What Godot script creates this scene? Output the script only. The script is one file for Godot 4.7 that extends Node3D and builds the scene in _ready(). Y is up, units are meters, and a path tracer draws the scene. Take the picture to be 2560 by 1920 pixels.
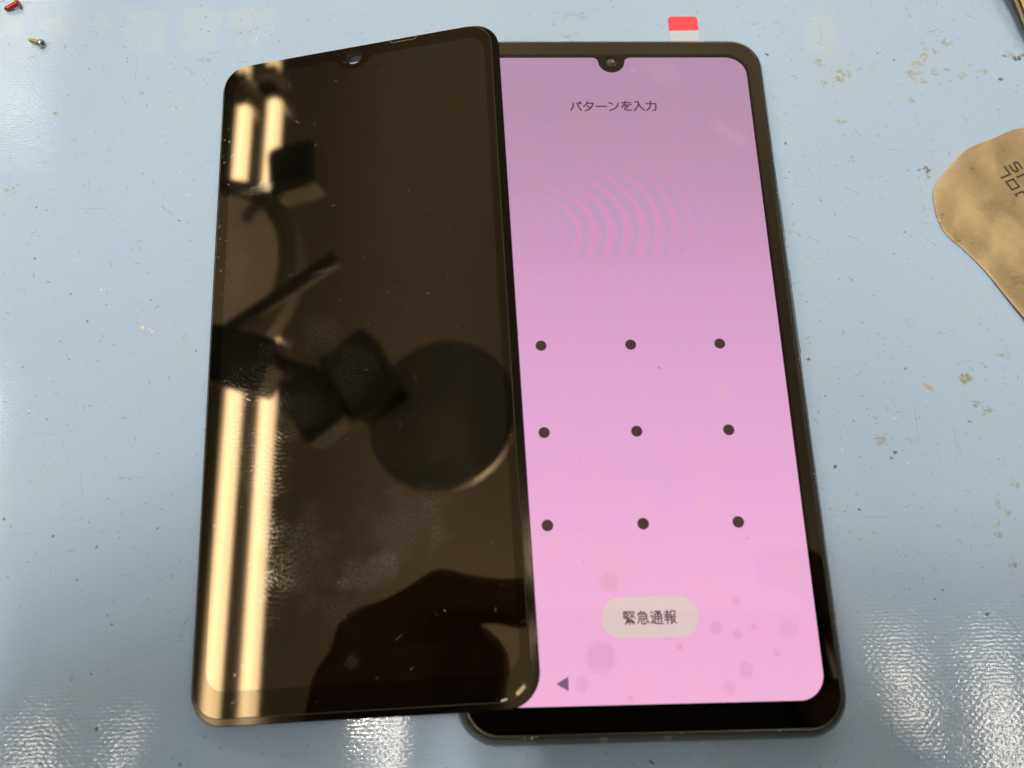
extends Node3D
# A detached phone front panel leaning on a phone with a lit pattern-lock screen, on a worn blue bench mat. Lengths below are millimetres, turned to metres by MM.

const MM := 0.001
var M := {}
var rng := RandomNumberGenerator.new()
var T := PackedVector3Array()
var U := PackedVector2Array()
var skew := 0.0   # how far the loose panel is out of square at its far end

func _ready() -> void:
	rng.seed = 7
	camera_and_air()
	make_materials()
	setting()
	ceiling_lights()
	phone()
	front_panel()
	pull_tab()
	brass_tool()
	brass_handle()
	screws()
	magnifier_lamp()
	spot_lamp()
	person()

# ---------------------------------------------------------------- camera, air
func camera_and_air() -> void:
	var cam := Camera3D.new()
	cam.name = "camera"
	var look := CameraAttributesPhysical.new()
	look.frustum_focal_length = 27.71
	look.frustum_focus_distance = 0.207
	look.frustum_near = 0.01
	look.frustum_far = 30.0
	look.exposure_aperture = 15.0
	cam.attributes = look
	add_child(cam)
	cam.transform = Transform3D(Basis(Vector3(0.9994002, 0.0260630, 0.0228018), Vector3(0.0133312, 0.3181443, -0.9479486), Vector3(-0.0319607, 0.9476840, 0.3176060)), Vector3(-0.030516, 0.178854, 0.066217))
	cam.current = true
	var w := WorldEnvironment.new()
	w.name = "environment"
	var e := Environment.new()
	e.background_mode = Environment.BG_COLOR
	e.background_color = Color.BLACK
	e.tonemap_mode = Environment.TONE_MAPPER_LINEAR
	e.tonemap_exposure = 1.0
	e.sdfgi_enabled = true
	e.ssao_enabled = true
	e.ssil_enabled = true
	w.environment = e
	add_child(w)

const LAMP_COLOR := Color(1.0, 0.955, 0.885)
# [glow of the tubes, light_energy of their lights]
const DIM_ROW := [10.5, 1.55]       # left row
const BENCH_ROW := [12.0, 7.0]   # over the bench
const NEAR_FILL := [26.0, 74.0]    # unseen lamp over the black panel, added to brighten the mat
const SIDE_ROW := [33.0, 0.2]     # left and right behind the person
const FAR_FILL := [36.0, 0.4]      # unseen lamps beyond the bench, added to lift the ceiling and mat

# ---------------------------------------------------------------- small helpers
func lin(r: float, g: float, b: float) -> Color:
	return Color(r, g, b).linear_to_srgb()

func mat(color: Color, rough: float, metal := 0.0, spec := 0.5) -> StandardMaterial3D:
	var m := StandardMaterial3D.new()
	m.albedo_color = color
	m.roughness = rough
	m.metallic = metal
	m.metallic_specular = spec
	m.cull_mode = BaseMaterial3D.CULL_DISABLED
	return m

func tex(img: Image) -> ImageTexture:
	return ImageTexture.create_from_image(img)

func begin() -> void:
	T = PackedVector3Array()
	U = PackedVector2Array()

func tri(a: Vector3, b: Vector3, c: Vector3, ua := Vector2.ZERO, ub := Vector2.ZERO, uc := Vector2.ZERO) -> void:
	T.append_array([a, b, c])
	U.append_array([ua, ub, uc])

func quad(a: Vector3, b: Vector3, c: Vector3, d: Vector3) -> void:
	tri(a, b, c)
	tri(a, c, d)

# What begin() .. finish() collected, as one mesh: outward by its volume, or so that it faces `towards`; edges sharper than `sharp` degrees stay sharp.
func finish(towards := Vector3.ZERO, sharp := 38.0) -> ArrayMesh:
	if skew != 0.0:
		for i in T.size():
			T[i].z -= skew * T[i].x * clampf((72.0 - T[i].z) / 144.0, 0.0, 1.1)
	var n := T.size() / 3
	var total := 0.0
	var faces := PackedVector3Array()
	faces.resize(n)
	for i in n:
		var a := T[i * 3]
		var b := T[i * 3 + 1]
		var c := T[i * 3 + 2]
		var f := (b - a).cross(c - a)
		faces[i] = f
		total += a.dot(b.cross(c)) if towards == Vector3.ZERO else f.dot(towards)
	var flip := total < 0.0
	var at := {}
	for i in n:
		if flip:
			faces[i] = -faces[i]
		for k in 3:
			var key := (T[i * 3 + k] * 1000.0).round()
			if not at.has(key):
				at[key] = PackedInt32Array()
			at[key].append(i)
	var limit := cos(deg_to_rad(sharp))
	var v := PackedVector3Array()
	var nn := PackedVector3Array()
	var uu := PackedVector2Array()
	for i in n:
		if faces[i].length_squared() < 1e-16:
			continue
		var own := faces[i].normalized()
		for k in ([0, 1, 2] if flip else [0, 2, 1]):
			var p := T[i * 3 + k]
			var s := Vector3.ZERO
			for j in at[(p * 1000.0).round()]:
				var l := faces[j].length()
				if l > 1e-9 and faces[j].dot(own) / l >= limit:
					s += faces[j]
			v.append(p * MM)
			nn.append(s.normalized() if s.length_squared() > 1e-18 else own)
			uu.append(U[i * 3 + k])
	var arrays := []
	arrays.resize(Mesh.ARRAY_MAX)
	arrays[Mesh.ARRAY_VERTEX] = v
	arrays[Mesh.ARRAY_NORMAL] = nn
	arrays[Mesh.ARRAY_TEX_UV] = uu
	var m := ArrayMesh.new()
	m.add_surface_from_arrays(Mesh.PRIMITIVE_TRIANGLES, arrays)
	return m

func obj(called: String, mesh: Mesh, material: Material, parent: Node3D) -> MeshInstance3D:
	var o := MeshInstance3D.new()
	o.name = called
	o.mesh = mesh
	o.material_override = material
	parent.add_child(o, true)
	return o

func thing(called: String, label: String, category: String, at := Vector3.ZERO, group := "") -> Node3D:
	var o := Node3D.new()
	o.name = called
	add_child(o, true)
	o.position = at * MM
	o.set_meta("label", label)
	o.set_meta("category", category)
	if group:
		o.set_meta("group", group)
	return o

func structure(o: Node3D) -> void:
	o.set_meta("kind", "structure")

# Outline of a rounded rectangle, clockwise seen from above (x right, y here is z), from (gap, top) round to (-gap, top).
func rounded(x0: float, z0: float, x1: float, z1: float, r: float, n := 12, gap := 0.0, cx := 0.0) -> PackedVector2Array:
	var p := PackedVector2Array()
	if gap > 0.0:
		p.append(Vector2(cx + gap, z0))
	for c in [[x1 - r, z0 + r, -90.0], [x1 - r, z1 - r, 0.0], [x0 + r, z1 - r, 90.0], [x0 + r, z0 + r, 180.0]]:
		for i in n + 1:
			var a := deg_to_rad(c[2] + 90.0 * i / n)
			p.append(Vector2(c[0] + r * cos(a), c[1] + r * sin(a)))
	if gap > 0.0:
		p.append(Vector2(cx - gap, z0))
	return p

func at_y(p: PackedVector2Array, y: float) -> PackedVector3Array:
	var o := PackedVector3Array()
	for q in p:
		o.append(Vector3(q.x, y, q.y))
	return o

func skin_between(a: PackedVector3Array, b: PackedVector3Array, closed := true) -> void:
	var n := a.size()
	for i in (n if closed else n - 1):
		var j := (i + 1) % n
		quad(a[i], a[j], b[j], b[i])

func fan(a: PackedVector3Array) -> void:
	var c := Vector3.ZERO
	for p in a:
		c += p
	c /= a.size()
	for i in a.size():
		tri(c, a[i], a[(i + 1) % a.size()])

# Flat faces get planar texture coordinates.
func planar(x0: float, z0: float, x1: float, z1: float) -> void:
	for i in T.size():
		U[i] = Vector2((T[i].x - x0) / (x1 - x0), (T[i].z - z0) / (z1 - z0))

func lathe(profile: Array, base := Transform3D(), n := 32) -> void:   # profile of [radius, height] along +y
	var before := PackedVector3Array()
	for k in profile.size():
		var ring := PackedVector3Array()
		for i in n:
			var a := TAU * i / n
			ring.append(base * Vector3(profile[k][0] * cos(a), profile[k][1], profile[k][0] * sin(a)))
		if k > 0:
			skin_between(before, ring)
		before = ring

func box(c: Vector3, s: Vector3, turn := Basis(), bevel := 0.0) -> void:
	var rings := []
	var h := s / 2
	var b := minf(bevel, minf(h.x, minf(h.y, h.z)) * 0.9)
	for lev in ([[b, -h.y], [0.0, -h.y + b], [0.0, h.y - b], [b, h.y]] if b > 0 else [[0.0, -h.y], [0.0, h.y]]):
		var d: float = lev[0]
		var ring := PackedVector3Array()
		for q in rounded(-h.x + d, -h.z + d, h.x - d, h.z - d, maxf(b, 0.001), 2):
			ring.append(c + turn * Vector3(q.x, lev[1], q.y))
		rings.append(ring)
	for i in rings.size() - 1:
		skin_between(rings[i], rings[i + 1])
	fan(rings[0])
	fan_back(rings[-1])

func fan_back(a: PackedVector3Array) -> void:
	var b := a.duplicate()
	b.reverse()
	fan(b)

func tube(a: Vector3, b: Vector3, r: float, n := 14, r2 := -1.0) -> void:
	var y := (b - a).normalized()
	var x := y.cross(Vector3(0.3, 0.1, 0.95) if absf(y.z) < 0.9 else Vector3(1, 0, 0)).normalized()
	var base := Transform3D(Basis(x, y, x.cross(y)), a)
	var l := (b - a).length()
	var e := r if r2 < 0.0 else r2
	lathe([[0.001, 0.0], [r * 0.9, 0.0], [r, r * 0.1], [e, l - e * 0.1], [e * 0.9, l], [0.001, l]], base, n)

func smooth(a: float, b: float, x: float) -> float:
	var t := clampf((x - a) / (b - a), 0.0, 1.0)
	return t * t * (3.0 - 2.0 * t)

# ---------------------------------------------------------------- drawing on images
func dab(img: Image, x: int, y: int, c: Color, a: float) -> void:
	if x < 0 or y < 0 or x >= img.get_width() or y >= img.get_height() or a <= 0.003:
		return
	img.set_pixel(x, y, img.get_pixel(x, y).lerp(c, minf(a, 1.0)))

func stroke(img: Image, pts: PackedVector2Array, r: float, c: Color, a: float) -> void:
	var lo := pts[0]
	var hi := pts[0]
	for p in pts:
		lo = lo.min(p)
		hi = hi.max(p)
	for y in range(floori(lo.y - r - 1), ceili(hi.y + r + 2)):
		for x in range(floori(lo.x - r - 1), ceili(hi.x + r + 2)):
			var q := Vector2(x, y)
			var d := 1e9
			for i in pts.size() - 1:
				d = minf(d, q.distance_to(Geometry2D.get_closest_point_to_segment(q, pts[i], pts[i + 1])))
			dab(img, x, y, c, a * clampf(r + 0.5 - d, 0.0, 1.0))

func blob(img: Image, cx: float, cy: float, rx: float, ry: float, turn: float, c: Color, a: float, noise: FastNoiseLite, ragged := 0.6, mottle := 0.6) -> void:
	var r := maxf(rx, ry) * 1.7
	var cs := cos(turn)
	var sn := sin(turn)
	for y in range(floori(cy - r), ceili(cy + r)):
		for x in range(floori(cx - r), ceili(cx + r)):
			var dx := x - cx
			var dy := y - cy
			var d := Vector2((dx * cs + dy * sn) / rx, (dy * cs - dx * sn) / ry).length()
			var n := noise.get_noise_2d(x * 1.0, y * 1.0)
			var v := smooth(1.0, 0.55, d + n * ragged * 1.4)
			if v > 0.0:
				dab(img, x, y, c, a * v * (1.0 - mottle * 0.5 + mottle * noise.get_noise_2d(x * 2.7 + 91.0, y * 2.7)))

func noise_of(s: int, f: float, octaves := 3) -> FastNoiseLite:
	var n := FastNoiseLite.new()
	n.seed = s
	n.frequency = f
	n.noise_type = FastNoiseLite.TYPE_SIMPLEX_SMOOTH
	n.fractal_octaves = octaves
	return n

# ---------------------------------------------------------------- materials
func make_materials() -> void:
	M.frame = mat(lin(0.125, 0.118, 0.092), 0.3, 0.8)
	M.underside = mat(lin(0.012, 0.012, 0.014), 0.45)
	M.gasket = mat(lin(0.01, 0.009, 0.008), 0.6)
	M.white_paint = mat(lin(0.74, 0.74, 0.72), 0.5)
	M.housing = mat(lin(0.05, 0.05, 0.048), 0.7)
	M.opal = mat(lin(0.5, 0.5, 0.47), 0.5)
	M.opal.backlight_enabled = true
	M.opal.backlight = lin(0.5, 0.5, 0.48)
	M.smoke = mat(lin(0.42, 0.42, 0.40), 0.5)
	M.smoke.backlight_enabled = true
	M.smoke.backlight = lin(0.3, 0.3, 0.29)
	M.ceiling = mat(lin(0.80, 0.79, 0.76), 0.9)
	M.cap = mat(lin(0.55, 0.55, 0.55), 0.4, 0.6)
	M.black_plastic = mat(lin(0.018, 0.018, 0.02), 0.5)
	M.grey_plastic = mat(lin(0.30, 0.30, 0.29), 0.5)
	M.steel = mat(lin(0.42, 0.42, 0.41), 0.3, 0.9)
	M.red = mat(lin(0.92, 0.045, 0.06), 0.45)
	var clear := mat(Color(lin(0.92, 0.9, 0.86), 0.14), 0.2)
	clear.transparency = BaseMaterial3D.TRANSPARENCY_ALPHA
	M.clear_film = clear
	M.tube = mat(lin(0.85, 0.85, 0.83), 0.3)
	M.tube.emission_enabled = true
	M.tube.emission = LAMP_COLOR
	M.red_metal = mat(lin(0.62, 0.12, 0.09), 0.28, 0.9)
	M.gold_metal = mat(lin(0.78, 0.62, 0.26), 0.25, 0.95)
	M.nickel = mat(lin(0.55, 0.54, 0.49), 0.28, 0.95)
	M.jacket = mat(lin(0.014, 0.014, 0.017), 0.9)
	M.skin = mat(lin(0.17, 0.092, 0.06), 0.55)
	M.hair = mat(lin(0.012, 0.01, 0.009), 0.6)
	M.trousers = mat(lin(0.02, 0.022, 0.03), 0.9)
	M.lens = mat(lin(0.006, 0.006, 0.008), 0.08)
	M.ink = mat(lin(0.045, 0.03, 0.018), 0.55)
	mat_table()
	mat_glass()
	mat_screen()
	mat_brass()

const TABLE := [-150.0, -98.0, 110.0, 97.0]   # the stretch of mat that the texture holds
const MARKS := [[52.3, -76.1, "b", 1.32], [56.9, -73.0, "b", 1.1], [57.0, -70.6, "b", 1.53], [59.5, -72.3, "b", 1.1], [52.9, -69.7, "b", 0.97], [77.3, -75.3, "b", 1.59], [79.2, -77.7, "b", 1.15], [81.8, -79.1, "b", 1.04], [75.1, -72.3, "b", 1.58], [77.9, -70.2, "b", 0.9], [81.0, -73.3, "b", 1.14], [79.6, -81.5, "b", 0.69], [85.4, -81.5, "b", 1.4], [84.2, -73.9, "b", 0.8], [87.3, -71.9, "b", 0.92], [92.7, -72.6, "b", 0.93], [73.7, -64.2, "b", 0.99], [55.9, -58.7, "b", 0.95], [56.9, -48.3, "b", 1.04], [74.9, -45.5, "d", 1.38], [74.0, -43.4, "b", 0.85], [102.3, -77.3, "d", 1.91], [101.3, -78.0, "b", 1.19], [71.3, -76.5, "k", 0.34], [41.5, -52.9, "k", 0.41], [96.9, -70.8, "k", 0.7], [64.9, 8.0, "o", 1.14], [65.5, 8.6, "o", 0.86], [74.0, 6.6, "v", 1.75], [72.9, 6.3, "v", 1.16], [74.8, 12.1, "v", 1.06], [77.0, 13.9, "b", 1.36], [60.8, 3.9, "v", 0.47], [82.3, 1.1, "d", 0.5], [83.7, 0.9, "b", 1.2], [55.5, 22.5, "k", 0.55], [54.5, 23.7, "k", 0.37], [72.8, 15.9, "d", 0.58], [65.0, 20.9, "b", 0.56], [75.2, 34.2, "v", 0.95], [77.3, 35.7, "b", 0.95], [73.9, 40.1, "v", 0.94], [74.0, 37.9, "b", 0.94], [79.7, 29.8, "b", 0.96], [75.4, 46.4, "v", 0.75], [42.4, 25.3, "k", 0.53], [46.2, 34.4, "k", 0.36], [68.7, 55.7, "k", 0.55], [58.6, 52.6, "k", 0.27], [76.0, 46.1, "v", 0.85], [-110.4, -67.4, "v", 0.53], [-129.8, -62.0, "b", 0.65], [-96.3, -76.7, "b", 1.07], [-125.5, -89.8, "b", 0.46], [-137.8, -41.6, "v", 0.64], [-136.5, -42.0, "b", 0.53], [-138.4, -80.3, "d", 0.35], [-125.3, -18.8, "d", 0.5], [-115.6, -9.3, "k", 0.29], [-130.4, -37.1, "k", 0.26], [-128.9, -24.4, "k", 0.3], [-120.0, -15.8, "k", 0.24], [-98.4, -33.5, "k", 0.24], [-107.6, 39.1, "k", 0.35], [-116.4, 36.8, "k", 0.36], [-126.6, 33.2, "k", 0.37], [-103.5, 72.9, "k", 0.44], [-97.5, 73.4, "k", 0.34], [-110.6, 45.4, "k", 0.27], [-105.7, 63.1, "k", 0.26], [-87.5, 79.3, "k", 0.34], [-105.2, 57.4, "o", 0.26], [-0.2, 80.9, "d", 0.49], [0.1, 81.3, "k", 0.33], [40.0, -78.2, "k", 0.54], [39.9, 1.5, "k", 0.46], [-6.9, -90.2, "g", 1.72], [-4.4, -90.5, "g", 1.51], [-8.3, -84.0, "g", 1.48], [43.8, -87.1, "g", 1.78], [38.2, -87.5, "g", 1.33], [44.3, 19.7, "g", 0.54], [53.0, 19.8, "b", 1.46], [-103.7, -7.7, "p", 0.56], [-102.2, -7.3, "p", 0.37], [-101.5, -6.9, "p", 0.46], [-113.6, -16.7, "w", 0.29], [56.5, 15.0, "w", 0.28], [57.9, 24.7, "w", 0.28], [-116.0, -5.8, "w", 0.19], [-108.8, -39.6, "w", 0.2], [47.6, 74.9, "b", 0.62], [-125.0, 10.7, "w", 0.28], [14.7, 23.5, "g", 0.34], [-83.0, 33.4, "g", 0.26], [48.1, 39.1, "g", 0.44]]
const SCORES := [[-119.8, -44.3, -119.3, -41.4, 0.35], [-123.4, 15.6, -118.9, 15.8, 0.3], [-116.4, 15.0, -114.7, 15.0, 0.4], [-104.5, 25.3, -99.5, 25.0, 0.25], [47.1, 36.0, 52.1, 36.0, 0.5], [61.3, 11.5, 61.1, 19.6, 0.25], [68.8, 17.3, 69.2, 22.7, 0.35], [-112.6, -77.4, -112.2, -71.1, 0.3], [61.5, -73.4, 63.1, -74.3, 0.6], [54.4, -87.2, 53.8, -80.6, 0.35], [58.1, 59.6, 61.6, 59.3, 0.3], [46.1, 75.3, 46.1, 77.6, 0.6], [91.2, -91.5, 93.8, -88.8, 0.5], [-121.5, -36.8, -116.2, -36.6, 0.3], [-112.8, 23.9, -111.5, 29.7, 0.3], [71.7, 55.6, 74.6, 59.3, 0.4]]
const RESIDUE := [[-136.9, -90.4, -130.4, -84.7], [-123.6, -90.6, -119.9, -85.4], [-116.5, -91.6, -105.9, -78.8], [-103.7, -92.6, -93.3, -79.3], [-92.5, -92.1, -85.5, -85.9], [-85.8, -92.1, -80.1, -82.5], [-89.4, -83.0, -83.4, -79.7], [49.7, -90.0, 58.2, -78.0], [-145.9, -90.9, -141.0, -83.8]]

func mat_table() -> void:
	var w := 2048
	var h := 1536
	var s := w / (TABLE[2] - TABLE[0])
	var base := lin(0.332, 0.44, 0.60)
	var img := Image.create(w, h, false, Image.FORMAT_RGB8)
	img.fill(base)
	# broad yellowish and greyish soiling, with the grain of the cloth under the vinyl
	var lw := 512
	var lh := 384
	var soil := Image.create(lw, lh, false, Image.FORMAT_RGBA8)
	var n1 := noise_of(3, 0.012, 4)
	var n2 := noise_of(5, 0.09, 3)
	var n3 := noise_of(6, 0.5, 2)
	for y in lh:
		for x in lw:
			var a := smooth(0.0, 0.6, n1.get_noise_2d(x, y)) * (0.55 + 0.9 * n2.get_noise_2d(x, y))
			var b := n3.get_noise_2d(x, y * 0.6)
			soil.set_pixel(x, y, Color(lin(0.50, 0.46, 0.37), clampf(a * 0.16 + 0.035 + b * 0.045, 0.0, 1.0)))
	soil.resize(w, h, Image.INTERPOLATE_CUBIC)
	img.convert(Image.FORMAT_RGBA8)
	img.blend_rect(soil, Rect2i(0, 0, w, h), Vector2i.ZERO)
	var grain := noise_of(11, 0.22, 2)
	var fine := noise_of(12, 0.05, 3)
	var soft := noise_of(13, 0.09, 2)
	for r in RESIDUE:   # pale rectangles of old tape glue
		var c := lin(0.60, 0.57, 0.48)
		var x0: float = (r[0] - TABLE[0]) * s
		var y0: float = (r[1] - TABLE[1]) * s
		var x1: float = (r[2] - TABLE[0]) * s
		var y1: float = (r[3] - TABLE[1]) * s
		for y in range(floori(y0) - 4, ceili(y1) + 4):
			for x in range(floori(x0) - 4, ceili(x1) + 4):
				var d := minf(minf(x - x0, x1 - x), minf(y - y0, y1 - y)) + 16.0 * fine.get_noise_2d(x, y) - 3.0
				dab(img, x, y, c, 0.18 * smooth(0.0, 3.0, d) * (0.8 + 0.9 * grain.get_noise_2d(x, y)))
	for m in MARKS:
		var cx: float = (m[0] - TABLE[0]) * s
		var cy: float = (m[1] - TABLE[1]) * s
		var r: float = m[3] * s
		match m[2]:
			"b":
				for k in 6:
					blob(img, cx + rng.randfn(0, r * 0.5), cy + rng.randfn(0, r * 0.4), r * rng.randf_range(0.35, 0.95), r * rng.randf_range(0.25, 0.7), rng.randf() * TAU, lin(0.30, 0.24, 0.13), 0.3, soft, 0.75)
			"d":
				for k in 7:
					blob(img, cx + rng.randfn(0, r * 0.6), cy + rng.randfn(0, r * 0.25), r * rng.randf_range(0.25, 0.5), r * rng.randf_range(0.2, 0.4), rng.randf() * TAU, lin(0.07, 0.055, 0.03), 0.6, soft, 0.6)
			"v":
				for k in 5:
					blob(img, cx + rng.randfn(0, r * 0.35), cy + rng.randfn(0, r * 0.35), r * rng.randf_range(0.4, 0.8), r * rng.randf_range(0.3, 0.6), rng.randf() * TAU, lin(0.24, 0.20, 0.09), 0.36, soft, 0.6)
			"o":
				blob(img, cx, cy, r, r * 0.5, 0.6, lin(0.46, 0.25, 0.09), 0.75, grain, 0.4)
			"k":
				blob(img, cx, cy, r * 1.1, r * 0.8, rng.randf() * PI, lin(0.03, 0.032, 0.035), 0.85, grain, 0.25)
			"g":
				for k in 6:
					blob(img, cx + rng.randfn(0, r * 0.5), cy + rng.randfn(0, r * 0.5), r * rng.randf_range(0.2, 0.6), r * rng.randf_range(0.2, 0.5), rng.randf() * TAU, lin(0.25, 0.25, 0.23), 0.2, soft, 0.8)
			"p":
				blob(img, cx, cy, r, r * 0.7, 0.3, lin(0.90, 0.62, 0.38), 0.9, grain, 0.5)
			"w":
				blob(img, cx, cy, r, r * 0.7, 0.8, lin(0.88, 0.85, 0.74), 0.9, grain, 0.2)
	for l in SCORES:
		stroke(img, PackedVector2Array([Vector2((l[0] - TABLE[0]) * s, (l[1] - TABLE[1]) * s), Vector2((l[2] - TABLE[0]) * s, (l[3] - TABLE[1]) * s)]), 0.6, lin(0.18, 0.18, 0.16), l[4] * 0.75)
	# scuffs, lint and specks all over
	for i in 6500:
		var p := Vector2(rng.randf() * w, rng.randf() * h)
		var dirt := 0.5 + 0.5 * fine.get_noise_2d(p.x * 0.25, p.y * 0.25) + (0.25 if p.x > w * 0.72 else 0.0)
		if rng.randf() > dirt * 1.3:
			continue
		var pts := PackedVector2Array([p])
		var a := rng.randfn(0.0, 0.9)
		var bend := rng.randfn(0.0, 0.35)
		var step := rng.randf_range(0.7, 2.2) if rng.randf() < 0.85 else rng.randf_range(2.0, 4.5)
		for k in rng.randi_range(1, 5):
			a += bend
			pts.append(pts[-1] + Vector2(cos(a), sin(a)) * step)
		stroke(img, pts, rng.randf_range(0.3, 0.95), lin(0.19, 0.21, 0.22), pow(rng.randf(), 2.0) * 0.6 + 0.06)
	for i in 900:
		var p := Vector2(rng.randf() * w, rng.randf() * h)
		var white := rng.randf() < 0.09
		stroke(img, PackedVector2Array([p, p + Vector2(rng.randf_range(-1, 1), rng.randf_range(-1, 1))]), rng.randf_range(0.4, 1.3), lin(0.85, 0.86, 0.84) if white else (lin(0.05, 0.05, 0.05) if rng.randf() < 0.3 else lin(0.2, 0.17, 0.12)), rng.randf_range(0.3, 0.8))
	for i in 130:
		var p := Vector2(rng.randf() * w, rng.randf() * h)
		if p.x < w * 0.68 and rng.randf() < 0.75:
			continue
		var r := rng.randf_range(3.0, 9.0)
		blob(img, p.x, p.y, r, r * rng.randf_range(0.4, 0.9), rng.randf() * PI, lin(0.32, 0.28, 0.18), rng.randf_range(0.1, 0.3), soft, 0.8)
	# the woven relief: two threads crossing, each a little uneven
	var rs := 384
	var wob: Image = noise_of(21, 0.03, 2).get_seamless_image(rs, rs)
	var lump: Image = noise_of(22, 0.12, 2).get_seamless_image(rs, rs)
	var tile := Image.create(rs, rs, false, Image.FORMAT_L8)
	for y in rs:
		for x in rs:
			var px := x + 5.0 * (wob.get_pixel(x, y).r - 0.5)
			var py := y + 4.0 * (wob.get_pixel((x + 130) % rs, y).r - 0.5)
			var row := roundf(py / 6.0)
			var along := px / 12.0 + 0.5 * fmod(absf(row), 2.0)
			var v := (0.5 + 0.5 * cos(TAU * py / 6.0)) * 0.5 + (0.5 + 0.5 * cos(TAU * along)) * 0.3
			v += 0.5 * (lump.get_pixel(x, y).r - 0.5)
			var g := clampf(0.15 + v * 0.7, 0.0, 1.0)
			tile.set_pixel(x, y, Color(g, g, g))
	var relief := Image.create(w, h, false, Image.FORMAT_L8)
	for y in range(0, h, rs):
		for x in range(0, w, rs):
			relief.blit_rect(tile, Rect2i(0, 0, mini(rs, w - x), mini(rs, h - y)), Vector2i(x, y))
	img.convert(Image.FORMAT_RGB8)
	var m := mat(Color.WHITE, 0.075, 0.0, 0.43)
	m.albedo_texture = tex(img)
	m.heightmap_enabled = true
	m.heightmap_texture = tex(relief)
	m.heightmap_scale = 0.002
	M.table = m

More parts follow.
